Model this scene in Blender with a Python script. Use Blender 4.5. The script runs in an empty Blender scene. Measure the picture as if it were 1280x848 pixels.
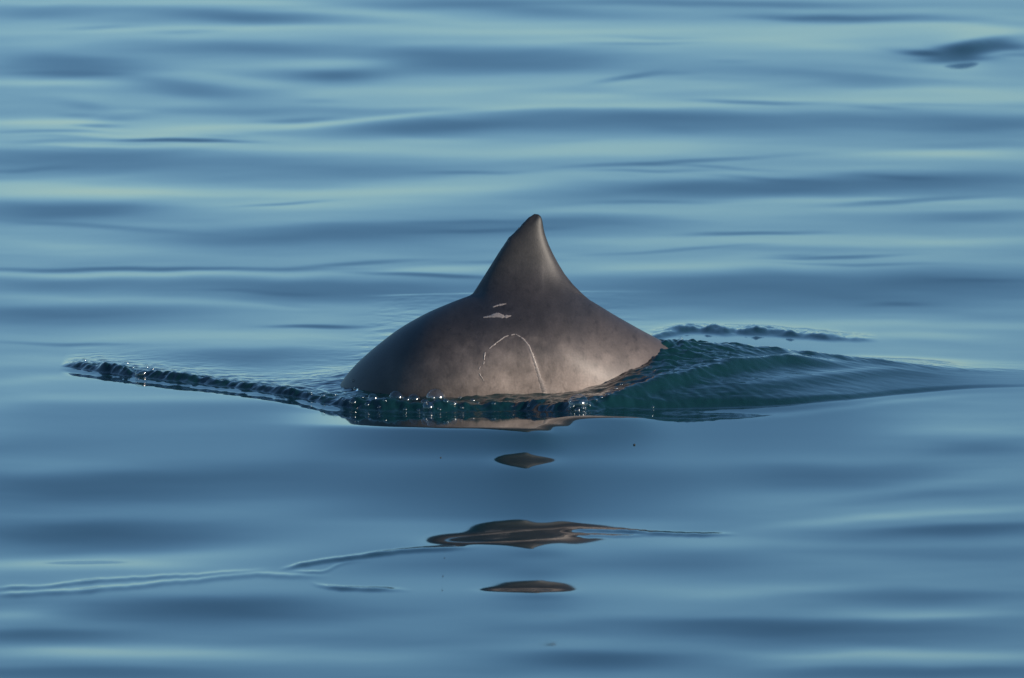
import bpy, bmesh, math, random
import numpy as np
from mathutils import Vector
from mathutils.bvhtree import BVHTree

random.seed(7)
R = math.radians
SC = bpy.context.scene
COL = SC.collection

# ------------------------------------------------------------------ camera
PXM = 0.0015                       # metres per photo pixel at the porpoise
D0, E0 = 24.2, R(4.0)              # distance and depression of the water under the fin
FPX = D0 / PXM                     # focal length in photo pixels
CAM = np.array([0.0, -D0 * math.cos(E0), D0 * math.sin(E0)])
PITCH = E0 - (490 - 424) / FPX
cd = bpy.data.cameras.new('camera')
co = bpy.data.objects.new('camera', cd)
COL.objects.link(co)
co.location = CAM
co.rotation_euler = (math.pi / 2 - PITCH, 0, 0)
cd.sensor_width = 36
cd.lens = FPX * 36 / 1280
cd.clip_start = 0.5
cd.clip_end = 20000
cd.dof.use_dof = True
cd.dof.focus_distance = D0 - 0.15
cd.dof.aperture_fstop = 20.0
SC.camera = co

# ------------------------------------------------------------------ light
SUN_EL, SUN_AZ = R(16), R(57)      # azimuth: to the right of straight behind the camera
sdir = Vector((math.sin(SUN_AZ) * math.cos(SUN_EL), -math.cos(SUN_AZ) * math.cos(SUN_EL), math.sin(SUN_EL)))
W = bpy.data.worlds.new('World')
SC.world = W
W.use_nodes = True
nt = W.node_tree
sky = nt.nodes.new('ShaderNodeTexSky')
sky.sky_type = 'NISHITA'
sky.sun_disc = False
sky.sun_elevation = SUN_EL
sky.sun_rotation = math.pi - SUN_AZ
sky.air_density = 1.04
sky.dust_density = 0.25
sky.ozone_density = 5.4
bg = nt.nodes['Background']
bg.inputs['Strength'].default_value = 0.135
tint = nt.nodes.new('ShaderNodeMix')
tint.data_type = 'RGBA'; tint.blend_type = 'MULTIPLY'; tint.inputs['Factor'].default_value = 1.0
tint.inputs['B'].default_value = (0.965, 1.0, 0.945, 1)      # white balance applied to the sky colour, slightly green
nt.links.new(sky.outputs[0], tint.inputs['A'])
nt.links.new(tint.outputs['Result'], bg.inputs[0])
sl = bpy.data.lights.new('sun', 'SUN')
sl.energy = 4.2
sl.angle = R(0.53)
sl.color = (1.0, 0.88, 0.75)
so = bpy.data.objects.new('sun', sl)
COL.objects.link(so)
so.rotation_euler = sdir.to_track_quat('Z', 'Y').to_euler()
SC.view_settings.view_transform = 'Standard'
SC.view_settings.look = 'None'
SC.view_settings.gamma = 1
SC.view_settings.exposure = 0.18
SC.cycles.max_bounces = 10
SC.cycles.transparent_max_bounces = 24

# ------------------------------------------------------------------ projection
cp, sp = math.cos(PITCH), math.sin(PITCH)
def project(x, y, z):
    """world -> photo pixel (1280 x 848)"""
    dx, dy, dz = x - CAM[0], y - CAM[1], z - CAM[2]
    f = dy * cp - dz * sp
    up = dy * sp + dz * cp
    return 640 + FPX * dx / f, 424 - FPX * up / f
def ray(u, v):
    a, b = (u - 640) / FPX, (424 - v) / FPX
    return np.array([a, cp + b * sp, -sp + b * cp])
def at_depth(u, v, y):
    d = ray(u, v); t = (y - CAM[1]) / d[1]
    return CAM + d * t
def at_level(u, v, z=0.0):
    d = ray(u, v); t = (z - CAM[2]) / d[2]
    return CAM + d * t

# ------------------------------------------------------------------ maths helpers
def sstep(a, b, x):
    t = np.clip((x - a) / (b - a), 0, 1)
    return t * t * (3 - 2 * t)
def pchip(xs, ys, x):
    """monotone-ish smooth interpolation"""
    xs, ys = np.asarray(xs, float), np.asarray(ys, float)
    h = np.diff(xs); d = np.diff(ys) / h
    m = np.zeros_like(ys)
    for i in range(1, len(xs) - 1):
        if d[i - 1] * d[i] > 0:
            w1, w2 = 2 * h[i] + h[i - 1], h[i] + 2 * h[i - 1]
            m[i] = (w1 + w2) / (w1 / d[i - 1] + w2 / d[i])
    m[0], m[-1] = d[0], d[-1]
    x = np.clip(x, xs[0], xs[-1])
    k = np.clip(np.searchsorted(xs, x) - 1, 0, len(xs) - 2)
    t = (x - xs[k]) / h[k]
    return ((2 * t**3 - 3 * t**2 + 1) * ys[k] + (t**3 - 2 * t**2 + t) * h[k] * m[k]
            + (-2 * t**3 + 3 * t**2) * ys[k + 1] + (t**3 - t**2) * h[k] * m[k + 1])
def spline(xs, ys, x):
    """Catmull-Rom (finite difference) cubic"""
    xs, ys = np.asarray(xs, float), np.asarray(ys, float)
    m = np.gradient(ys, xs); h = np.diff(xs)
    x = np.clip(x, xs[0], xs[-1])
    k = np.clip(np.searchsorted(xs, x) - 1, 0, len(xs) - 2)
    t = (x - xs[k]) / h[k]
    return ((2 * t**3 - 3 * t**2 + 1) * ys[k] + (t**3 - 2 * t**2 + t) * h[k] * m[k]
            + (-2 * t**3 + 3 * t**2) * ys[k + 1] + (t**3 - t**2) * h[k] * m[k + 1])
_rng = np.random.RandomState(3)
_perm = _rng.permutation(512)
_ga = _rng.rand(512) * 2 * np.pi
def gnoise(x, y, seed=0):
    """2-D gradient noise, about -0.7..0.7"""
    xi, yi = np.floor(x).astype(np.int64), np.floor(y).astype(np.int64)
    fx, fy = x - xi, y - yi
    u, v = fx**3 * (fx * (fx * 6 - 15) + 10), fy**3 * (fy * (fy * 6 - 15) + 10)
    def g(ix, iy, ax, ay):
        a = _ga[_perm[(_perm[(ix + seed * 37) & 511] + iy) & 511]]
        return np.cos(a) * ax + np.sin(a) * ay
    n00, n10 = g(xi, yi, fx, fy), g(xi + 1, yi, fx - 1, fy)
    n01, n11 = g(xi, yi + 1, fx, fy - 1), g(xi + 1, yi + 1, fx - 1, fy - 1)
    return (n00 * (1 - u) + n10 * u) * (1 - v) + (n01 * (1 - u) + n11 * u) * v
def fbm(x, y, oct=4, seed=0, gain=0.5):
    s, a = 0, 1.0
    for i in range(oct):
        s = s + a * gnoise(x * 2**i, y * 2**i, seed + i); a *= gain
    return s

# ------------------------------------------------------------------ nodes
def new_mat(name):
    m = bpy.data.materials.new(name); m.use_nodes = True
    return m, m.node_tree.nodes, m.node_tree.links, m.node_tree.nodes['Principled BSDF']

wm, N, L, P = new_mat('sea_water')
P.inputs['Base Color'].default_value = (0.004, 0.026, 0.030, 1)
P.inputs['Roughness'].default_value = 0.035
P.inputs['IOR'].default_value = 1.333

# ================================================================== WATER
# slope pattern of the swell, in degrees (positive = face tilted to the camera),
# as elongated patches on the water: (u, v, half length, half depth, slope, skew)
BANDS = [
 # far water, left
 (60,12,110,9,3,0), (310,21,110,9,4,.03), (250,4,200,4,-2,0), (400,38,300,7,-2.5,0), (125,35,50,2,1.5,-.03),
 (560,4,150,6,3,0), (480,18,120,6,-2,.08), (95,80,100,18,4.5,.02), (310,60,120,10,3,.02), (550,72,80,16,3.2,.03),
 (415,94,60,9,4.5,0), (225,108,60,9,4.2,.10), (430,79,80,5,-2,0), (300,100,60,6,-1.5,.15), (500,115,120,11,-3,0),
 (60,105,150,5,-2,0), (110,133,25,5,3,.1), (140,149,35,4,3.2,0), (165,139,30,3,-2,0), (60,157,70,8,-3.2,0),
 (190,176,70,2,4,.02), (255,178,60,1.6,4,.02), (60,178,50,3,2,-.05), (120,158,30,2.5,3,0), (250,164,180,6,-3.2,-.05),
 (300,138,150,5,1.5,0), (520,160,130,11,3.6,-.06), (480,149,160,3,-2.5,-.10), (130,199,190,13,3.5,0), (150,183,250,4,-2.5,0),
 (400,182,160,12,-2,0), (430,211,150,8,1.6,0), (580,188,110,12,-1.5,0), (370,152,50,2.5,2,-.02), (405,127,25,3,1.6,0),
 # far water, right
 (700,16,100,7,3,.05), (690,74,90,15,3.5,.02), (920,4,200,4,3.5,.01), (1080,22,150,5,3.5,.03), (900,45,250,20,-2.5,0),
 (1180,36,130,6,-2,0), (1060,98,130,9,2.6,.08), (800,102,200,8,-2,0), (783,97,30,2,3.5,-.22), (750,125,150,6,-3,0),
 (940,126,70,2.2,3,.02), (1150,120,200,8,-3.2,0), (1150,131,100,1.6,.7,0), (830,150,250,14,4.2,.01), (1230,155,120,14,3,0),
 (760,132,140,3,-2,0), (760,188,150,9,-3.2,-.05), (840,203,110,2,2.6,-.06), (1150,192,150,6,-2,0), (1200,182,120,5,1.5,0),
 (900,235,230,12,4.2,-.01), (1180,224,150,14,3,0), (980,212,150,6,-1.5,0), (1100,251,230,5,-2.2,0), (1130,252,80,2.5,3,-.06),
 (1200,271,110,8,2.6,0), (740,275,100,10,2.2,0), (900,262,200,8,-1.8,0), (950,291,75,2.2,3,-.02), (1040,322,65,1.8,3,-.04),
 (850,313,90,1.5,1.5,-.06), (960,302,300,10,-2,0), (880,331,200,9,-2.5,-.02), (980,312,130,4,1.5,0), (1000,362,330,22,4,-.01),
 (1200,350,120,16,1.6,0), (960,407,300,7,-2.5,0), (1150,423,110,5,-2.5,.02), (870,97,60,3,1.4,0), (1030,60,60,6,-1.2,.1),
 # middle, left
 (60,236,150,10,-3.2,0), (300,240,200,6,-1.5,0), (80,263,130,12,4.2,0), (560,235,180,13,-3.5,-.08), (330,256,100,6,-1.5,0),
 (500,288,230,13,3.4,-.02), (320,302,180,12,2,0), (60,302,100,10,-1,0), (170,337,200,1.8,3.2,0), (540,344,70,1.9,4,.03),
 (450,330,80,2,2.4,-.07), (350,253,50,1.6,2.4,-.06), (560,336,60,4,-2.6,-.05), (150,343,250,3,-2.5,0), (380,363,190,15,4,.01), (70,356,100,9,2.8,0),
 (260,379,260,5,-2,.03), (80,393,150,11,3.6,0), (405,409,50,1.3,5,0), (350,420,250,10,-2,0), (80,428,80,1.5,2,0.03),
 (300,446,110,10,2.6,0), (60,446,80,8,-1,0), (60,472,70,5,-1.5,-.05),
 # near water
 (60,507,150,10,-1.0,0), (250,520,160,9,.5,0), (120,565,200,14,1.2,0), (110,610,200,26,4.0,0), (350,590,200,20,2.6,0),
 (460,627,150,9,-1.5,-.03), (770,536,150,11,2.6,0), (900,557,250,7,-1.5,0), (1020,592,130,17,3.5,0), (1230,562,80,11,2,0),
 (1180,540,150,9,-1.5,0), (680,605,120,20,3.2,0), (800,630,300,11,-.8,0), (640,548,120,9,3.0,0),
 (130,668,160,20,4,0), (60,706,180,7,-2.5,0), (300,690,200,9,-2,-.05), (280,762,200,18,4.2,0), (20,770,60,8,-2.8,0),
 (50,796,110,8,3,0), (150,816,200,7,-3,0), (450,802,200,10,1,0), (100,842,200,9,2.5,0), (430,824,140,7,-1,0),
 (860,676,120,9,-2,0), (760,700,150,16,4.2,0), (1200,663,150,8,3.2,-.04), (1100,648,180,5,-2,-.08), (1180,692,150,9,1.5,0),
 (720,737,140,7,-2.6,0), (900,742,180,9,-2,-.05), (960,786,210,15,4,0), (1150,770,130,6,-2.2,0), (1150,746,150,9,2,0),
 (1130,820,200,7,-3,0), (740,826,130,13,4,0), (1150,842,200,8,2.5,0), (672,790,70,12,1.6,0), (620,672,130,10,-3.2,-.08),
 (470,705,130,9,-2.0,-.12), (520,715,120,8,1.5,0), (1200,600,100,8,-1.2,-.1), (1150,622,140,7,1.2,-.08),
 # the choppy patch of another disturbance, far right
 (1216,57,42,8,17,-.17), (1186,73,34,3,9,-.05), (1146,65,22,2.5,6,0), (1272,57,18,4,6,0), (1235,66,20,2.2,-7,-.1),
]
rl = np.random.RandomState(29)
for i in range(34):                                # thin wind creases on the far water
    BANDS.append((rl.uniform(20, 1260), rl.uniform(20, 425), rl.uniform(25, 95), rl.uniform(1.4, 2.4), rl.uniform(.8, 2.0), rl.normal(0, .035)))
# water in front of the animal: the steep face pushed up by the bow, then two low crests that mirror it
FRONT_V = [500, 510, 516, 538, 543, 552, 562, 575, 588, 600, 614, 630, 645, 655, 672, 690, 706, 724, 738, 752, 770]
FRONT_S = [3.0, 3.0, 0.2, 0.2, 8.4, 8.6, 7.8, 5.6, 6.6, 6.8, 6.4, 5.8, 5.0, 3.2, 2.8, 3.6, 4.6, 2.6, 2.2, 2.6, 2.8]
SIDE_V = [500, 512, 545, 575, 600]
SIDE_S = [5.0, 5.6, 5.0, 3.6, 3.0]
S_MEAN = 2.35
def slope_at(u, v):
    s = np.full(u.shape, S_MEAN)
    u0, v0 = u, v
    near = np.exp(-((u - 620) / 330)**2 - ((v - 610) / 130)**2)
    v = v + (1 - near) * (4.5 * fbm(u / 170, v / 45, 3, 13)); u = u + (1 - near) * 30 * gnoise(u / 200, v / 30, 17)
    for (bu, bv, wu, wv, a, k) in BANDS:
        du = u - bu
        dv = v - bv - k * du
        if a > 2 and wv > 7:      # a crest: sharp far edge, soft near side
            q = (du / wu)**2 + np.where(dv < 0, np.abs(dv / (wv * .85))**3.2, (dv / (wv * 1.2))**2)
        else:
            q = (du / wu)**2 + (dv / wv)**2 * 0.8
        gain = ((1.0 if bv > 420 else .80) if a > 0 else 0.82) * (1.12 if bv > 560 else 1.0) * (1.6 if (wv < 2.6 and a > 0) else 1.0)
        s += a * gain * np.exp(-q)
    s += (1 - near) * (0.45 * fbm(u / 110, v / 9, 3, 23) + .5 * fbm(u / 260, v / 24, 2, 27))
    u, v = u0, v0
    low = (4.6 - (4.0 + (v - 490) * 0.00355)) / 2      # no face leans so far back that it mirrors the haze on the horizon
    s = low + .6 * np.log1p(np.exp(np.clip((s - low) / .6, -30, 30)))
    w = np.exp(-(np.abs(u - 632) / 245)**4) * sstep(498, 512, v) * (1 - sstep(752, 775, v))
    edge = 6 * gnoise(u / 60, u * 0 + .4, 33)
    ve = 535 - 17 * sstep(672, 712, u) - edge * .3 + .02 * (np.minimum(u, 690) - 560)
    vq = np.where(v < ve, 516 + (v - 516) * 24 / (ve - 516), 540 + (v - ve) * 35 / (575 - ve))
    f = np.interp(np.where(v < 516, v, np.where(v < 575, vq, v)), FRONT_V, FRONT_S)
    f = f + np.exp(-((vq - 528) / 12)**8) * (v < ve) * np.where(u < 700, -1.3, 0)
    s = s * (1 - w) + f * w
    w2 = np.maximum(sstep(790, 850, u) * (1 - sstep(1020, 1180, u)), sstep(-60, 60, u) * (1 - sstep(340, 400, u)) * .6) * sstep(495, 508, v) * (1 - sstep(560, 600, v))
    s = s * (1 - w2) + np.interp(v, SIDE_V, SIDE_S) * w2
    fin = np.exp(-((u - 680) / 70)**2)
    s += 2.0 * fin * sstep(540, 546, v) * (1 - sstep(652, 662, v)) - 3.2 * np.exp(-((u - 660) / 42)**4) * np.exp(-((v - 576) / 9)**2)
    lean = v + 0.07 * (u - 640)
    s -= 3.9 * sstep(500, 590, u) * (1 - sstep(690, 712, u)) * np.exp(-((lean - 672 - edge * .4) / 6.5)**2)
    s += 2.6 * np.exp(-((u - 676) / 42)**2 - ((v - 757) / 14)**2) + 2.4 * np.exp(-((u - 672) / 36)**2) * (np.exp(-((v - 693) / 7)**2) + np.exp(-((v - 747) / 4)**2) + 1.2 * np.exp(-((v - 720) / 11)**2))
    s -= 3.4 * np.exp(-((u - 648) / 52)**4) * np.exp(-((v - 738) / 2.0)**2) * sstep(585, 625, u)
    return s

gx = np.arange(-5.0, 5.0001, 0.025)
gy = np.arange(-16.0, 30.0001, 0.0125)
GX, GY = np.meshgrid(gx, gy)                       # rows = y
cc = np.where(np.abs(gx) < 2.2)[0]; a0, a1 = cc[0], cc[-1] + 1
win = (sstep(-8.2, -7.0, GY) * (1 - sstep(14.0, 18.0, GY)) * sstep(-4.9, -2.6, GX) * (1 - sstep(2.6, 4.9, GX)))
rest = sstep(-15.9, -15, GY) * (1 - sstep(-8.2, -7.0, GY)) + sstep(14, 18, GY) * (1 - sstep(28.5, 29.9, GY))
ky = 2 * np.pi * np.fft.fftfreq(len(gy), 0.0125)[:, None]
kx = 2 * np.pi * np.fft.fftfreq(len(gx), 0.025)[None, :]
S = S_MEAN + .9 * fbm(GX / 1.1, GY / .9, 3, 113) - .25  # beyond the frame: the same swell, at random
ease = sstep(-2.2, -1.6, gx[a0:a1]) * (1 - sstep(1.6, 2.2, gx[a0:a1]))
H = np.zeros_like(GX)
for it in range(9):
    u, v = project(GX[:, a0:a1], GY[:, a0:a1], H[:, a0:a1])
    S2 = S.copy(); S2[:, a0:a1] = S2[:, a0:a1] * (1 - ease) + slope_at(u, v) * ease
    T = np.tan(np.radians(np.clip(S2, -3.6, 25))) * win
    T = T - rest * (T.sum(0) / rest.sum(0))[None, :]
    F = np.fft.fft2(T)
    Hn = np.real(np.fft.ifft2(F * (-1j * ky) / (ky**2 + 0.02 * kx**2 + 0.0015)))
    Hn -= Hn[np.abs(gy) < .4][:, np.abs(gx) < .4].mean()   # the water under the porpoise is the zero level
    H = Hn if it == 0 else 0.4 * H + 0.6 * Hn

def bspline_matrix(xs, grid):
    """dense-by-row cubic B-spline weights: returns (index, weight)"""
    t = (xs - grid[0]) / (grid[1] - grid[0])
    i = np.floor(t).astype(int); f = t - i
    w = np.stack([(1 - f)**3 / 6, (3 * f**3 - 6 * f**2 + 4) / 6, (-3 * f**3 + 3 * f**2 + 3 * f + 1) / 6, f**3 / 6], 1)
    idx = np.stack([i - 1, i, i + 1, i + 2], 1)
    ok = (idx >= 0) & (idx < len(grid))
    return np.clip(idx, 0, len(grid) - 1), w * ok

def grown(start, step, rate, end):
    out = []; x = start
    while x < end:
        step *= rate; x += step; out.append(x)
    return out
xin = list(np.arange(-1.12, 1.1201, 0.0034))
xr = grown(xin[-1], 0.0034, 1.04, 6000)
XS = np.array([-a for a in reversed(xr)] + xin + xr)
ymid = list(np.arange(-0.72, 0.70, 0.004))
ynear = grown(-ymid[0], 0.004, 1.03, -ymid[0] + 0.35); yn = list(np.arange(ynear[-1] + 0.014, 7.4, 0.014))
yfar1 = grown(ymid[-1], 0.004, 1.03, ymid[-1] + 0.4); yf2 = list(np.arange(yfar1[-1] + 0.015, 6.0, 0.015)); yf3 = list(np.arange(yf2[-1] + 0.024, 19.0, 0.024))
yf4 = grown(yf3[-1], 0.024, 1.045, 9000)
yn4 = grown(yn[-1], 0.014, 1.07, 400)
YS = np.array([-a for a in reversed(ynear + yn + yn4)] + ymid + yfar1 + yf2 + yf3 + yf4)
NX, NY = len(XS), len(YS)
X, Y = np.meshgrid(XS, YS)
ix, wx = bspline_matrix(XS, gx); iy, wy = bspline_matrix(YS, gy)
tmp = np.einsum('ik,ikj->ij', wy, H[iy])            # NY x len(gx)
Z = np.einsum('jk,ijk->ij', wx, tmp[:, ix])

# free-running swell everywhere else, and a trace of it in the frame
winf = np.outer(sstep(-8.2, -7.0, YS) * (1 - sstep(14, 18, YS)), sstep(-4.4, -1.7, XS) * (1 - sstep(1.7, 4.4, XS)))
dxs, dys = np.gradient(XS), np.gradient(YS)
rw = np.random.RandomState(11)
for i in range(34):
    lam = 0.35 * (9.0 ** rw.rand()); th = rw.normal(0, 0.55) + (math.pi if rw.rand() < .5 else 0)
    kxx, kyy = 2 * math.pi / lam * math.sin(th), 2 * math.pi / lam * math.cos(th)
    amp = lam / (2 * math.pi) * math.tan(R(0.75)); ph = rw.rand() * 6.283
    fx = np.clip(lam / (5 * dxs) - 0.6, 0, 1) if abs(kxx) > .2 else np.ones(NX)
    fy = np.clip(lam / (5 * dys) - 0.6, 0, 1)
    wave = np.cos(kxx * X + kyy * Y + ph) * amp * fx[None, :] * fy[:, None]
    Z += wave * (1 - 0.93 * winf)

# ---- thin creases that loop round the mirrored patch
k0, k1 = np.where(YS > -4.2)[0][0], np.where(YS > -1.0)[0][0]
m0, m1 = np.where(XS > -1.1)[0][0], np.where(XS > .75)[0][0]
cu, cv = project(X[k0:k1, m0:m1], Y[k0:k1, m0:m1], Z[k0:k1, m0:m1])
def crease(pts, width, height):
    pu_, pv_ = [p[0] for p in pts], [p[1] for p in pts]
    line = pchip(pu_, pv_, cu) + 1.6 * gnoise(cu / 38, cu * 0 + pts[0][1], 66) + .8 * gnoise(cu / 9, cu * 0 + 2.2, 67)
    ends = sstep(pu_[0], pu_[0] + 40, cu) * (1 - sstep(pu_[-1] - 70, pu_[-1], cu))
    return height * ends * (.7 + .9 * np.abs(gnoise(cu / 45, cu * 0 + pts[0][0], 68))) * np.exp(-((cv - line) / width)**2)
Z[k0:k1, m0:m1] += (crease([(345,713),(380,706),(440,697),(520,688),(600,684)], 2.2, .0045) + crease([(352,714),(400,716),(430,704),(470,700)], 1.6, .0014)
    + crease([(384,727),(400,733),(430,736),(520,738)], 2.0, .0035) + crease([(690,663),(730,663),(800,666),(870,669),(930,668)], 1.8, .0038)
    + crease([(700,669),(760,670),(840,669)], 1.4, .002) + crease([(-20,745),(100,739),(220,728),(330,719),(420,722)], 3.0, .0022)
    + crease([(-20,737),(60,733),(110,727),(230,720),(350,712)], 2.4, .0018))

# ---- bow wave lip and the hump that rides up the tail
FOOT = [(-40,447),(40,456),(80,459),(130,465),(180,472),(230,478),(280,483),(330,490),(380,499),(410,506),(450,512),(500,515),(550,516),(600,515),
        (650,514),(700,515),(740,514),(800,512),(900,510),(960,508),(1000,505),(1060,500),(1120,494),(1200,487),(1280,484),(1400,481)]
def base_z(xq, yq):
    return Z[int(np.argmin(np.abs(YS - yq))), int(np.argmin(np.abs(XS - xq)))]
fp = []
for a, b in FOOT:
    p = at_level(a, b)
    for _ in range(8):
        p = .5 * p + .5 * at_level(a, b, base_z(p[0], p[1]))
    fp.append(p[:2])
fp = np.array(fp)
U2X = lambda u: (np.asarray(u, float) - 640) * PXM
sel_r = np.where((YS > -0.95) & (YS < 1.9))[0]; r0, r1 = sel_r[0], sel_r[-1] + 1
sel_c = np.where((XS > -1.3) & (XS < 1.6))[0]; c0, c1 = sel_c[0], sel_c[-1] + 1
x, y = X[r0:r1, c0:c1], Y[r0:r1, c0:c1]
yf = spline(fp[:, 0], fp[:, 1], x[0])[None, :]
jit = 0.022 * fbm(x[0] * 7, x[0] * 0 + .3, 3, 5)[None, :] + 0.016 * fbm(x * 24, y * 12, 3, 9)
rough = np.interp(x[0], U2X([60, 100, 350, 740, 900, 1060, 1200]), [0.3, 1, 1, 1, .6, .3, 0.1])[None, :]
q = y - yf - jit * rough
Hl = np.interp(x[0], U2X([64, 80, 120, 250, 330, 420, 480, 740, 820, 1000, 1120, 1200, 1300]),
               [0, .009, .014, .013, .011, .012, .0135, .0125, .007, .0045, .003, .002, .0005])[None, :]
Lq = np.interp(x[0], U2X([80, 330, 430, 480, 740, 900, 1200]), [.12, .12, .3, .8, .8, .3, .15])[None, :]
lump = 1 + rough * (0.75 * fbm(x * 12, y * 11, 4, 21, .6) + 0.15)
rise = sstep(0, 0.034 + 0.012 * (1 - rough), q)
lip = Hl * lump * rise * np.exp(-np.clip(q, 0, None) / Lq)
chop = rough * 0.0045 * fbm(x * 55, y * 40, 3, 31) * sstep(0, .01, q) * np.exp(-np.clip(q - .05, 0, None) / .10) * np.clip(Hl / .015, 0, 1)
# smooth trough ahead of the lip
ahead = -0.004 * np.exp(-((q + .07) / .05)**2) * np.clip(Hl / .015, 0, 1)
Zc = pchip(U2X([560, 690, 740, 790, 835, 900, 960, 1020, 1090, 1160, 1230, 1330, 1450]),
           [0, 0.0, .010, .048, .077, .071, .058, .045, .032, .020, .009, .003, 0], x[0])[None, :]
yc = np.interp(x[0], U2X([700, 835, 1000, 1090, 1280]), [-.12, .06, .24, .36, .5])[None, :]
t = np.clip((y - yf) / (yc - yf), 0, 1)
face = np.where(y < yc, 1 - (1 - t)**1.12, np.exp(-((y - yc) / 0.22)**2 * (y > yc)))
face = np.where(y < yf, 0, face)
hump = Zc * face
hm = np.clip(Zc / .05, 0, 1) * face
# strand-like ripples running along the hump, choppier close to the flank and the crest
strand = fbm((x + 0.9 * y) * 7, (y - 0.34 * x) * 46, 3, 41, .45)
def fold(ua, ta, ub, tb, w):
    """long ridge up the sloping face: from photo column ua at share ta of its height to ub at tb"""
    uu = x / PXM + 640
    k = np.clip((uu - ua) / (ub - ua), 0, 1)
    line = yf + (yc - yf) * (ta + (tb - ta) * k) + .014 * gnoise(x * 9, y * 9, 44)
    ends = np.exp(-(np.clip(ua - uu, 0, None) / 40)**2 - (np.clip(uu - ub, 0, None) / 50)**2)
    return np.exp(-((y - line) / w)**2) * ends
folds = .013 * fold(800, .20, 985, .80, .035) + .006 * fold(760, .15, 890, .62, .025) + .004 * fold(930, .25, 1130, .7, .05)
near_tail = np.exp(-((x - U2X(835)) / .13)**2)
hump_d = hm * (0.0009 + 0.0065 * near_tail) * strand + hm * near_tail * 0.006 * fbm(x * 60, y * 45, 3, 47) + folds * np.clip(Zc / .04, 0, 1)
crest = np.exp(-((y - yc) / .05)**2) * np.clip(Zc / .05, 0, 1) * (0.006 * fbm(x * 16, y * 12, 4, 51) + .003)
# a second, choppy crest farther back, behind the tail
RB = [(790,448),(815,446),(850,441),(900,439),(950,439),(1000,441),(1050,442),(1100,443),(1140,445)]
rb = np.array([at_level(a, b)[:2] for a, b in RB])
yr = spline(rb[:, 0], rb[:, 1], x[0])[None, :] + .06 * fbm(x[0] * 8, x[0] * 0 + 4.1, 3, 57)[None, :]
hr = np.interp(x[0], U2X([800, 830, 860, 920, 1000, 1060, 1120]), [0, .005, .010, .010, .009, .006, 0])[None, :]
rear = hr * (1 + .9 * fbm(x * 22, y * 9, 4, 58, .6)) * np.exp(-((y - yr) / np.where(y < yr, .045, .12))**2)
# water drawn up the far side by the head
lf = 0.016 * np.exp(-((x - U2X(455)) / .09)**2 - ((y - .22) / .16)**2)
lf += 0.0012 * np.exp(-((x - U2X(440)) / .09)**2 - ((y - .25) / .18)**2) * fbm((x - .5 * y) * 8, (y + .5 * x) * 40, 3, 61)
Z[r0:r1, c0:c1] += lip + chop + ahead + hump + hump_d + crest + rear + lf

me = bpy.data.meshes.new('water')
nv = NX * NY
cov = np.empty((nv, 3), np.float32); cov[:, 0] = X.ravel(); cov[:, 1] = Y.ravel(); cov[:, 2] = Z.ravel()
ii = (np.arange(NY - 1)[:, None] * NX + np.arange(NX - 1)[None, :]).ravel()
quads = np.stack([ii, ii + 1, ii + NX + 1, ii + NX], 1).astype(np.int32)
me.vertices.add(nv); me.vertices.foreach_set('co', cov.ravel())
me.loops.add(quads.size); me.loops.foreach_set('vertex_index', quads.ravel())
me.polygons.add(len(quads)); me.polygons.foreach_set('loop_start', np.arange(0, quads.size, 4, dtype=np.int32))
me.polygons.foreach_set('use_smooth', np.ones(len(quads), bool))
me.update(calc_edges=True)
me.materials.append(wm)
water = bpy.data.objects.new('water', me)
COL.objects.link(water)
water['kind'] = 'structure'
water['label'] = 'calm blue sea with long glassy ripples and a wake'

# ================================================================== PORPOISE
def col_mat():
    m, N, L, P = new_mat('porpoise_skin')
    att = N.new('ShaderNodeAttribute'); att.attribute_name = 'skin'
    tc = N.new('ShaderNodeTexCoord')
    n1 = N.new('ShaderNodeTexNoise'); n1.inputs['Scale'].default_value = 28; n1.inputs['Detail'].default_value = 8; n1.inputs['Roughness'].default_value = .65
    n2 = N.new('ShaderNodeTexNoise'); n2.inputs['Scale'].default_value = 260; n2.inputs['Detail'].default_value = 3
    L.new(tc.outputs['Object'], n1.inputs['Vector']); L.new(tc.outputs['Object'], n2.inputs['Vector'])
    r1 = N.new('ShaderNodeMapRange'); r1.inputs['From Min'].default_value = .3; r1.inputs['From Max'].default_value = .7; r1.inputs['To Min'].default_value = .82; r1.inputs['To Max'].default_value = 1.16
    r2 = N.new('ShaderNodeMapRange'); r2.inputs['From Min'].default_value = .3; r2.inputs['From Max'].default_value = .7; r2.inputs['To Min'].default_value = .88; r2.inputs['To Max'].default_value = 1.1
    L.new(n1.outputs['Fac'], r1.inputs['Value']); L.new(n2.outputs['Fac'], r2.inputs['Value'])
    mu = N.new('ShaderNodeMath'); mu.operation = 'MULTIPLY'; L.new(r1.outputs[0], mu.inputs[0]); L.new(r2.outputs[0], mu.inputs[1])
    sc_ = N.new('ShaderNodeVectorMath'); sc_.operation = 'SCALE'
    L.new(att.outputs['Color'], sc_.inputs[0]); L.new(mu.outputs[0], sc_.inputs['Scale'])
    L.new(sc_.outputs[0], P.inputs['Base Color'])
    P.inputs['Roughness'].default_value = .55
    P.inputs['Coat Weight'].default_value = .16
    P.inputs['Coat Roughness'].default_value = .38
    P.inputs['Coat IOR'].default_value = 1.33
    b = N.new('ShaderNodeBump'); b.inputs['Strength'].default_value = .12; b.inputs['Distance'].default_value = .002
    L.new(n2.outputs['Fac'], b.inputs['Height']); L.new(b.outputs[0], P.inputs['Normal'])
    return m
skin_mat = col_mat()

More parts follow.
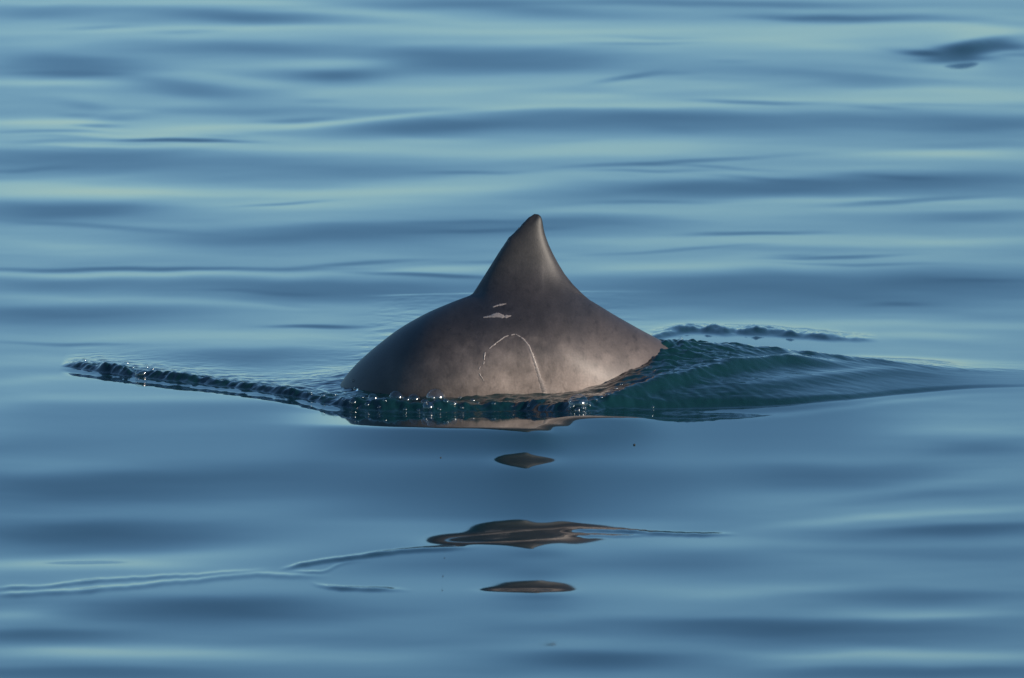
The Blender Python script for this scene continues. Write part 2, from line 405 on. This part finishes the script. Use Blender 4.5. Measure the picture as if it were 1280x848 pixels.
# ridge of the back (without the fin) in photo pixels, head at the left under water
RIDGE = [(300,800),(306,760),(322,715),(345,660),(372,600),(396,545),(412,512),(421,488),(428,476),(440,461),(458,443.5),(478,427),(497,412.5),(516,401),(536,390.5),(560,380),(590,368.5),
         (620,357),(650,351.5),(680,352.5),(710,361),(735,374),(770,395),(800,412),(830,428),(870,450),(920,478),(980,510),(1050,541),(1120,566),(1180,584),(1215,592),(1260,600)]
RU = np.array([a for a, b in RIDGE], float); RV = np.array([b for a, b in RIDGE], float)
arc = np.concatenate([[0], np.cumsum(np.hypot(np.diff(RU), np.diff(RV)))])
s_fin = np.interp(585, RU, arc), np.interp(745, RU, arc)
# stations: fine across the fin, coarser elsewhere
st = np.concatenate([np.arange(0, s_fin[0] - 60, 6), np.arange(s_fin[0] - 60, s_fin[1] + 60, 0.8), np.arange(s_fin[1] + 60, arc[-1] + .1, 6)])
su, sv = spline(arc, RU, st), spline(arc, RV, st)
FIN = [(585,371),(591,367),(596,359.5),(604,347),(614,331),(625,313.5),(636,297),(646,288),(654,279),(661,271.5),(668,267.6),(673,268.2),(676.3,271),(678.2,277),
       (679.3,285),(681.5,294),(685.5,305),(691,317),(698,330),(706,343),(716,355.5),(728,367.5),(738,376),(748,382)]
fin_v = np.interp(su, [a for a, b in FIN], [b for a, b in FIN])
fin_v = np.where((su > 586) & (su < 747), np.minimum(fin_v, sv), sv)
# smooth the outline slightly
k_ = np.exp(-(np.arange(-6, 7) / 1.6)**2); k_ /= k_.sum()
FTIP = 10
FP = [tuple(at_depth(a, b, 0)[[0, 2]]) for a, b in FIN]
fin_v = fin_v + np.where((su > 606) & (su < 668), .9 * gnoise(su / 4.5, su * 0 + .7, 95) * sstep(606, 640, su) * sstep(669, 662, su), 0)
fin_w = sstep(588, 600, su) * (1 - sstep(722, 748, su))
yaw = np.where(su < 620, 0.0000021 * (620 - su)**2, 0) + np.where(su > 690, 0.0000038 * (su - 690)**2 / (1 + ((su - 690) / 260)**2), 0)
slope = np.arctan2(-np.gradient(sv, st), np.gradient(su, st))
wphi = sstep(110, 420, np.abs(su - 660))
phi = slope * wphi
ha = pchip([0, 12, 40, 110, 240, 380, 520, 700, 860, 960, 1060, 1160, 1260, 1320, 1350, 1380, 1500], np.array([.006, .035, .062, .096, .128, .148, .158, .155, .135, .112, .085, .060, .038, .024, .015, .010, .004]), st * 1380 / arc[-1])
hb = pchip([0, 12, 40, 110, 240, 380, 520, 700, 860, 960, 1060, 1160, 1240, 1300, 1330, 1350, 1375, 1500], np.array([.006, .038, .064, .098, .130, .150, .158, .152, .125, .098, .066, .036, .018, .030, .090, .160, .100, .02]), st * 1380 / arc[-1])
tent = sstep(520, 615, su) * (1 - sstep(705, 810, su))
NH = 110
verts, cols = [], []
zrel = np.zeros((len(st), 2 * NH - 2)); fzs = np.zeros(len(st))
def smax(a, b, k):
    h = np.clip(.5 + .5 * (a - b) / k, 0, 1)
    return b * (1 - h) + a * h + k * h * (1 - h)
tt = np.linspace(0, 1, NH)
tt = 0.45 * tt + 0.55 * tt**1.9
for i in range(len(st)):
    Rg = at_depth(su[i], sv[i], yaw[i]); Ft = at_depth(su[i], fin_v[i], yaw[i])
    rz, fz = 0.0, max(0.0, (Ft[2] - Rg[2]))
    a, b = ha[i], hb[i]
    zz = np.concatenate([fz - np.linspace(0, 1, 500)**2 * (fz + a * .5), -a * .5 - np.linspace(0.002, 1, 300) * a * 1.5])
    zz[-1] = -2 * a
    c = np.clip((zz + a) / a, -1, 1)
    body = b * np.clip(1 - np.abs(c)**2.05, 0, 1)**(.5 + .36 * tent[i] * (c > 0) * sstep(0, .5, c))
    body = np.where(zz > 0, -(zz) * 0.75, body)
    d = fz - zz
    px_, pz_ = Rg[0] + 0 * zz, Rg[2] + zz
    ed = []
    for part in (FP[:FTIP + 1], FP[FTIP:]):          # leading and trailing edge
        e = np.full(len(zz), 9.0)
        for (ax, az), (bx, bz) in zip(part[:-1], part[1:]):
            ll = (bx - ax)**2 + (bz - az)**2
            tq = np.clip(((px_ - ax) * (bx - ax) + (pz_ - az) * (bz - az)) / ll, 0, 1)
            e = np.minimum(e, np.hypot(px_ - ax - tq * (bx - ax), pz_ - az - tq * (bz - az)))
        ed.append(e)
    fin = 0.016 * (1 - np.exp(-ed[0] / 0.014))**0.6 * (1 - np.exp(-ed[1] / 0.020))**0.6 * (1 + .6 * sstep(.14, -.02, zz)) if fz > 1e-4 else zz * 0 - .05
    eh = 1 / (1 / (ed[0] + 1e-4) + 1 / (ed[1] + 1e-4))
    k = 0.09 * (1 - np.exp(-eh / .035)) + 1e-5
    hw = smax(fin, body, k) if fz > 1e-4 else body
    hw = np.maximum(hw, 0); hw[0] = 0; hw[-1] = 0
    al = np.concatenate([[0], np.cumsum(np.hypot(np.diff(zz), np.diff(hw)))])
    zs, hs = np.interp(tt * al[-1], al, zz), np.interp(tt * al[-1], al, hw)
    ux, uz = -math.sin(phi[i]), math.cos(phi[i])
    pts = [(Rg[0] + ux * zq, yaw[i] - hq, Rg[2] + uz * zq) for zq, hq in zip(zs, hs)]
    pts += [(Rg[0] + ux * zq, yaw[i] + hq, Rg[2] + uz * zq) for zq, hq in zip(zs[-2:0:-1], hs[-2:0:-1])]
    verts.append(pts)
    zrel[i, :NH] = zs; zrel[i, NH:] = zs[-2:0:-1]; fzs[i] = fz
V = np.array(verts)                                 # stations x ring x 3
NS, NR = V.shape[:2]
jw = (np.exp(-((zrel + .005) / .045)**2) * sstep(.008, .035, fzs)[:, None])[:, :, None] * .5
jw[:, 0] = 0
for _ in range(90):                                 # let the fin flare into the back
    V = V * (1 - jw) + .5 * jw * (np.roll(V, 1, 1) + np.roll(V, -1, 1))
# light smoothing along the body
for _ in range(3):
    Vs = V[1:-1] * .5 + (V[:-2] + V[2:]) * .25
    keep = (sstep(560, 582, su) * (1 - sstep(750, 775, su)))[1:-1, None, None]
    V[1:-1] = Vs * (1 - keep) + V[1:-1] * keep
pv = V.reshape(-1, 3)
faces = []
for i in range(NS - 1):
    for j in range(NR):
        a, b = i * NR + j, i * NR + (j + 1) % NR
        faces.append((a, a + NR, b + NR, b))
faces.append(tuple(range(NR))); faces.append(tuple((NS - 1) * NR + j for j in reversed(range(NR))))
pv = list(map(tuple, pv))
# pectoral flippers, rooted in the flanks under water
def flipper(side):
    base = len(pv)
    i0 = int(np.argmin(np.abs(st - 250)))
    C = V[i0].mean(0); f = np.array([su[i0 + 3] - su[i0], 0, -(sv[i0 + 3] - sv[i0])]); f /= np.linalg.norm(f)
    dn = np.cross(f, [0, 1, 0]); dn = dn if dn[2] < 0 else -dn
    out = np.array([0, side * .75, 0]) + dn * .55 + f * .35; out /= np.linalg.norm(out)
    thick = np.cross(out, f); thick /= np.linalg.norm(thick)
    n, m = 10, 12
    for q_ in range(n):
        t_ = q_ / (n - 1); c_ = C + out * (.07 + .21 * t_) + f * .05 * t_ * t_
        ch = .048 * math.sqrt(max(1 - t_**2.2, .004)); th = .012 * (1 - t_) + .002
        for w in range(m):
            an = 2 * math.pi * w / m
            pv.append(tuple(c_ + f * ch * math.cos(an) + thick * th * math.sin(an)))
    for q_ in range(n - 1):
        for w in range(m):
            a, b = base + q_ * m + w, base + q_ * m + (w + 1) % m
            faces.append((a, b, b + m, a + m))
    faces.append(tuple(base + (n - 1) * m + w for w in range(m)))
flipper(-1); flipper(1)
pm = bpy.data.meshes.new('porpoise')
pm.from_pydata(pv, [], faces)
bm = bmesh.new(); bm.from_mesh(pm); bmesh.ops.recalc_face_normals(bm, faces=bm.faces); bm.to_mesh(pm); bm.free()
pm.polygons.foreach_set('use_smooth', np.ones(len(pm.polygons), bool))
# skin colours: dark cape, paler mottled flank, dark fin tip, a pale flash on the lower flank
pa = np.array(pv)
pu, pvv = project(pa[:, 0], pa[:, 1], pa[:, 2])
dark, mid, pale = np.array([.027, .0235, .0245]), np.array([.122, .095, .082]), np.array([.34, .27, .23])
hgt = pa[:, 2] + 0.02 * fbm(pa[:, 0] * 14, pa[:, 2] * 14, 3, 71)
cape = sstep(.015, .15, hgt + .035 * sstep(560, 440, pu) - .02 * sstep(640, 760, pu))
c = mid[None] * (1 - cape)[:, None] + dark[None] * cape[:, None]
flash = np.exp(-((pu - 715) / 62)**2 - ((pvv - 500) / 34)**2) + .5 * np.exp(-((pu - 630) / 75)**2 - ((pvv - 480) / 40)**2)
flash = np.clip(flash + .22 * fbm(pa[:, 0] * 30, pa[:, 2] * 30, 4, 75) * (flash > .05), 0, 1) * (pa[:, 2] < .15)
c = c * (1 - flash[:, None]) + pale[None] * flash[:, None]
finm = sstep(.16, .26, pa[:, 2]); c = c * (1 - finm[:, None]) + np.array([.031, .0265, .0245])[None] * finm[:, None]
def near_path(path):
    dd = np.full(len(pu), 99.0)
    for (ax, ay), (bx, by) in zip(path[:-1], path[1:]):
        ll = (bx - ax)**2 + (by - ay)**2
        tq = np.clip(((pu - ax) * (bx - ax) + (pvv - ay) * (by - ay)) / ll, 0, 1)
        dd = np.minimum(dd, np.hypot(pu - ax - tq * (bx - ax), pvv - ay - tq * (by - ay)))
    return dd
worn = .95 * np.exp(-(near_path([(658,430),(671,461),(681,491),(686,503)]) / 3.2)**2) - .3 * np.exp(-(near_path([(654,418),(668,432),(675,450),(684,478)]) / 2.6)**2)
worn += .35 * np.exp(-(near_path([(606,386),(626,381),(640,380)]) / 2.5)**2) + .4 * np.exp(-(near_path([(605,398),(624,393),(641,395)]) / 3.5)**2) - .25 * np.exp(-(near_path([(600,392),(614,388),(634,387)]) / 3)**2)
worn += .25 * np.exp(-(near_path([(700,458),(690,466),(668,478),(655,484)]) / 3)**2) * -1
c = c * (1 + worn * (.6 + .8 * gnoise(pa[:, 0] * 160, pa[:, 2] * 160, 97)))[:, None]
tip = np.exp(-((pu - 674) / 13)**2 - ((pvv - 277) / 22)**2)
c = c * (1 - .72 * tip[:, None])
c *= (1 + .24 * fbm(pa[:, 0] * 34, pa[:, 2] * 24, 5, 81, .65) - .25 * sstep(.22, .5, fbm(pa[:, 0] * 80, pa[:, 2] * 90, 3, 85)))[:, None]
c = c * (1 - .8 * sstep(640, 450, pu + 60 * fbm(pa[:, 0] * 10, pa[:, 2] * 10, 2, 79)))[:, None]            # shade of the left shoulder, turned from the sun, painted into the skin
belly = sstep(-.03, -.12, pa[:, 2] - 0) * (np.abs(pa[:, 0]) < 2)
c = np.clip(c, .01, 1)
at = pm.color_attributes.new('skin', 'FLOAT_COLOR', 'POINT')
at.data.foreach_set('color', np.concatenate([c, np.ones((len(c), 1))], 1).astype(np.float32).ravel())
pm.materials.append(skin_mat)
porp = bpy.data.objects.new('porpoise', pm)
COL.objects.link(porp)
porp['label'] = 'dark grey porpoise arching its scarred back and triangular fin out of the water'
porp['category'] = 'porpoise'

pbvh = BVHTree.FromPolygons([Vector(q_) for q_ in pv], [tuple(f) for f in faces])
def on_body(u, v):
    d = Vector(ray(u, v)).normalized()
    h, n, _, _ = pbvh.ray_cast(Vector(CAM), d)
    if h is None: return None, None
    return h, (n if n.dot(d) < 0 else -n)

def simple_mat(name, col, rough, coat=0.0, scale=200, amt=.25):
    m, N, L, P = new_mat(name)
    tc = N.new('ShaderNodeTexCoord'); n1 = N.new('ShaderNodeTexNoise'); n1.inputs['Scale'].default_value = scale; n1.inputs['Detail'].default_value = 4
    L.new(tc.outputs['Object'], n1.inputs['Vector'])
    mx = N.new('ShaderNodeMix'); mx.data_type = 'RGBA'
    mx.inputs['A'].default_value = (*[k * (1 - amt) for k in col], 1); mx.inputs['B'].default_value = (*[min(1, k * (1 + amt)) for k in col], 1)
    L.new(n1.outputs['Fac'], mx.inputs['Factor']); L.new(mx.outputs['Result'], P.inputs['Base Color'])
    P.inputs['Roughness'].default_value = rough; P.inputs['Coat Weight'].default_value = coat; P.inputs['Coat Roughness'].default_value = .15
    return m
scar_mat = simple_mat('scar_tissue', (.27, .225, .20), .55, .15, 500, .6)
eye_mat = simple_mat('eye', (.01, .01, .01), .1, .5)

def scar(path, widths, label, wob=.6, seed=0):
    """a raised strip of scar tissue lying on the skin"""
    rs = np.random.RandomState(seed)
    p = np.array(path, float); s = np.concatenate([[0], np.cumsum(np.hypot(*np.diff(p, axis=0).T))])
    n = int(s[-1] / 1.0) + 2; q_ = np.linspace(0, s[-1], n)
    uu, vv, ww = spline(s, p[:, 0], q_), spline(s, p[:, 1], q_), np.interp(q_, s, widths)
    uu = uu + wob * gnoise(q_ * .25, q_ * 0 + seed, 90 + seed); vv = vv + wob * .5 * gnoise(q_ * .3, q_ * 0 + 7 + seed, 91 + seed)
    tu, tv = np.gradient(uu), np.gradient(vv); ln = np.hypot(tu, tv); nu, nvv = -tv / ln, tu / ln
    bm = bmesh.new(); rows = []
    for k in range(n):
        w = ww[k] * (.9 + 1.0 * gnoise(q_[k:k+1] * .35, q_[k:k+1] * 0 + seed, 93)[0] + .35 * rs.rand()); row = []
        if gnoise(q_[k:k+1] * .16, q_[k:k+1] * 0 + .6, 94 + seed)[0] < -.38 and seed < 3: rows.append(None); continue
        for o in (-1, -.4, .4, 1):
            h, nn = on_body(uu[k] + nu[k] * o * w, vv[k] + nvv[k] * o * w)
            if h is None: row = None; break
            row.append(bm.verts.new(h + nn * (-.0004 if abs(o) == 1 else .0007)))
        rows.append(row)
    for a, b in zip(rows, rows[1:]):
        if a and b:
            for k in range(3): bm.faces.new((a[k], a[k + 1], b[k + 1], b[k]))
    bmesh.ops.recalc_face_normals(bm, faces=bm.faces)
    m = bpy.data.meshes.new('scar'); bm.to_mesh(m); bm.free()
    m.polygons.foreach_set('use_smooth', np.ones(len(m.polygons), bool)); m.materials.append(scar_mat)
    o = bpy.data.objects.new('scar', m); COL.objects.link(o); o.parent = porp; o['label'] = label
    return o
scar([(645,418),(654,424),(661,433),(666,446),(671,461),(676,477),(681,491),(686,503)], [.7,1.0,1.3,1.7,2.2,2.8,3.6,4.4], 'long white scar running down the flank', .8, 1)
scar([(644,418),(634,420),(624,426),(614,434),(607,440),(605,450),(604,455),(599,461),(599,467),(603,473),(605,477)], [.8,.9,.9,.8,.9,.7,.7,.9,.8,.5,.3], 'thin white hooked scar beside the long one', 1.0, 2)
scar([(604,397),(614,395.5),(622,394),(630,396),(639,395)], [.6,2.0,3.6,2.2,.7], 'short pale blotchy scar below the fin', .8, 3)
scar([(616,384),(624,381.5),(633,380)], [.5,1.4,.5], 'small faint scrape under the fin', .6, 4)
# eyes (under water on the head)
for side in (-1, 1):
    i0 = int(np.argmin(np.abs(st - 95)))
    rp = V[i0]; j = int(NH * .55) if side < 0 else NR - int(NH * .55)
    bm = bmesh.new(); bmesh.ops.create_uvsphere(bm, u_segments=16, v_segments=10, radius=.011)
    m = bpy.data.meshes.new('eye'); bm.to_mesh(m); bm.free(); m.materials.append(eye_mat)
    m.polygons.foreach_set('use_smooth', np.ones(len(m.polygons), bool))
    e = bpy.data.objects.new('eye', m); COL.objects.link(e); e.location = rp[j]; e.parent = porp

# ================================================================== BUBBLES, DROPLETS
bmtl = bpy.data.materials.new('bubble_film'); bmtl.use_nodes = True
N, L = bmtl.node_tree.nodes, bmtl.node_tree.links
N.remove(N['Principled BSDF'])
tr = N.new('ShaderNodeBsdfTransparent'); tr.inputs[0].default_value = (.97, .98, .98, 1)
gl = N.new('ShaderNodeBsdfGlossy'); gl.inputs['Roughness'].default_value = .12
fr = N.new('ShaderNodeLayerWeight'); fr.inputs['Blend'].default_value = .5
pw = N.new('ShaderNodeMath'); pw.operation = 'POWER'; pw.inputs[1].default_value = 3.5; L.new(fr.outputs['Facing'], pw.inputs[0])
ma = N.new('ShaderNodeMath'); ma.operation = 'MULTIPLY_ADD'; ma.inputs[1].default_value = .5; ma.inputs[2].default_value = .10; L.new(pw.outputs[0], ma.inputs[0])
mx = N.new('ShaderNodeMixShader'); L.new(ma.outputs[0], mx.inputs[0]); L.new(tr.outputs[0], mx.inputs[1]); L.new(gl.outputs[0], mx.inputs[2])
L.new(mx.outputs[0], N['Material Output'].inputs[0])
dmtl, N, L, P = new_mat('water_drop')
P.inputs['Base Color'].default_value = (1, 1, 1, 1); P.inputs['Roughness'].default_value = .05; P.inputs['IOR'].default_value = 1.333; P.inputs['Transmission Weight'].default_value = 1

wv = cov.reshape(NY, NX, 3)[r0:r1, c0:c1].reshape(-1, 3); wnx = c1 - c0; wny = r1 - r0
wi = (np.arange(wny - 1)[:, None] * wnx + np.arange(wnx - 1)[None, :]).ravel()
wbvh = BVHTree.FromPolygons(wv.tolist(), np.stack([wi, wi + 1, wi + wnx + 1, wi + wnx], 1).tolist())
def on_water(u, v):
    d = Vector(ray(u, v)).normalized()
    h, n, _, _ = wbvh.ray_cast(Vector(CAM), d)
    if h is None: h = Vector(at_level(u, v))
    return h

def sphere_mesh(name, mat, seg, squash=1.0, wob=0.0):
    bm = bmesh.new(); bmesh.ops.create_uvsphere(bm, u_segments=seg, v_segments=seg // 2, radius=1)
    for vv in bm.verts:
        vv.co.z *= squash
        if wob: vv.co *= 1 + wob * math.sin(3 * vv.co.x + 5 * vv.co.z + 2 * vv.co.y)
    m = bpy.data.meshes.new(name); bm.to_mesh(m); bm.free()
    m.polygons.foreach_set('use_smooth', np.ones(len(m.polygons), bool)); m.materials.append(mat)
    return m
bub_mesh = sphere_mesh('bubble', bmtl, 28)
drop_mesh = sphere_mesh('droplet', dmtl, 14, 1.0, .06)
def ball(name, mesh, loc, r, label, cat, group=None):
    o = bpy.data.objects.new(name, mesh); COL.objects.link(o)
    o.location = loc; o.scale = (r, r, r); o.rotation_euler = (0, 0, random.random() * 6)
    o['label'] = label; o['category'] = cat
    if group: o['group'] = group
    return o
def bubble(u, v, rp, label, group=None):
    h = on_water(u, v); r = rp * PXM
    return ball('bubble', bub_mesh, h - Vector((0, 0, r * .12)), r, label, 'bubble', group)
bubble(723, 504, 13, 'largest clear bubble, floating at the right end of the foam below the porpoise')
bubble(177, 467, 8.5, 'clear bubble alone on the left bow wave, far from the porpoise')
bubble(545, 497, 13, 'wide clear bubble dome among small ones against the brown flank')
ORD = ['', 'second ', 'third ', 'fourth ', 'fifth ', 'sixth ', 'seventh ', 'eighth ', 'ninth ', 'tenth ', 'eleventh ', 'twelfth ', 'thirteenth ', 'fourteenth ', 'fifteenth ', 'sixteenth ', 'seventeenth ', 'eighteenth ', 'nineteenth ', 'twentieth ']
def row_of_bubbles(spots, text, group):
    """text has one slot for 'third from the left' """
    spots = sorted(spots)
    for k, (u, v, rp) in enumerate(spots):
        if k == 0: o_ = 'leftmost'
        elif k == len(spots) - 1: o_ = 'rightmost'
        elif k < (len(spots) + 1) // 2: o_ = ORD[k] + 'from the left'
        else: o_ = ORD[len(spots) - 1 - k] + 'from the right'
        bubble(u, v, rp, text % o_, group)
rs = random.Random(5)
FOAM = [(430,500,3),(441,503,5),(452,497,2.5),(458,506,3.5),(466,498,7),(473,509,2.5),(482,501,3),(496,497,10),(507,500,5),(506,512,3),(517,499,8),(524,513,2.5),
        (531,503,5),(536,509,8),(541,497,3),(549,512,3),(559,502,4),(567,505,6),(576,497,2.5),(584,494,6.5),(590,501,3.5),(598,504,2.5),(577,510,3),(618,505,3),(640,508,2),(662,508,2.5)]
FOAM = [(u + rs.uniform(-1, 1), v, rp) for u, v, rp in FOAM]
row_of_bubbles([f for f in FOAM if f[1] < 504], 'small clear bubble, %s in the upper row of foam against the porpoise', 'bubbles along the bow wave')
row_of_bubbles([f for f in FOAM if f[1] >= 504], 'small clear bubble, %s in the lower row of foam under the porpoise', 'bubbles along the bow wave')
row_of_bubbles([(715,508,5),(730,510,4),(722,513,4),(728,504,4),(712,502,3),(736,506,3)], 'little bubble, %s of the cluster clinging to the largest bubble', 'bubbles around the largest bubble')
row_of_bubbles([(92,454,3),(105,451,4),(158,454,4),(165,460,3),(183,459,4),(190,462,3),(172,474,3),(215,464,3),(388,491,3),(404,495,3),(418,494,3)],
               'tiny clear bubble, %s along the rough wave left of the porpoise', 'bubbles on the left bow wave')
row_of_bubbles([(745,500,2.5),(752,497,2.5),(759,493,3),(764,489,2.5),(770,486,3),(777,481,2.5),(808,460,2.5),(818,463,2),(851,423,3),(816,509,2.5)],
               'tiny clear bubble, %s in the rippled water behind the tail', 'bubbles behind the tail')
def droplet(u, v, rp, label, group=None):
    h, n = on_body(u, v)
    if h is None: return
    ball('droplet', drop_mesh, h + n * rp * PXM * .5, rp * PXM, label, 'droplet', group)
droplet(563, 412, 1.1, 'tiny bright water droplet high on the dark left shoulder')
droplet(441, 476, 1.6, 'clear water droplet low on the left end of the back')
droplet(651, 400, 1.0, 'tiny water droplet right of the blotchy scar')
for u, v, t_ in [(637, 302, 'lowest'), (649, 286, 'middle'), (653, 282, 'topmost')]:
    droplet(u, v, 1.1, t_ + ' of three tiny glinting droplets on the front edge of the fin', 'droplets on the fin edge')
h = on_water(445, 492)
ball('droplet', drop_mesh, h + Vector((0, 0, .008)), .0042, 'clear water droplet thrown up just above the left end of the foam', 'droplet')

# specks of drifting matter
speck_mat = simple_mat('drift', (.03, .028, .02), .6, .2, 400, .4)
def speck(u, v, w, label):
    h = on_water(u, v)
    bm = bmesh.new(); bmesh.ops.create_icosphere(bm, subdivisions=2, radius=1)
    for q_ in bm.verts:
        q_.co.x *= w * PXM * (1 + .3 * math.sin(9 * q_.co.y + 4 * q_.co.z)); q_.co.y *= w * PXM * 2; q_.co.z *= .0016
    m = bpy.data.meshes.new('floating_speck'); bm.to_mesh(m); bm.free(); m.materials.append(speck_mat)
    m.polygons.foreach_set('use_smooth', np.ones(len(m.polygons), bool))
    o = bpy.data.objects.new('floating_speck', m); COL.objects.link(o); o.location = h + Vector((0, 0, .0008)); o['label'] = label; o['category'] = 'speck'; o['group'] = 'specks drifting on the water'
speck(793, 556.5, 1.4, 'tiny dark speck floating on the water below the tail')
speck(551, 573, 0.9, 'tiniest dark speck floating on the water below the foam')
print('verts', nv, 'porp', len(pv), 'Z', Z[:, :].min(), Z.max())
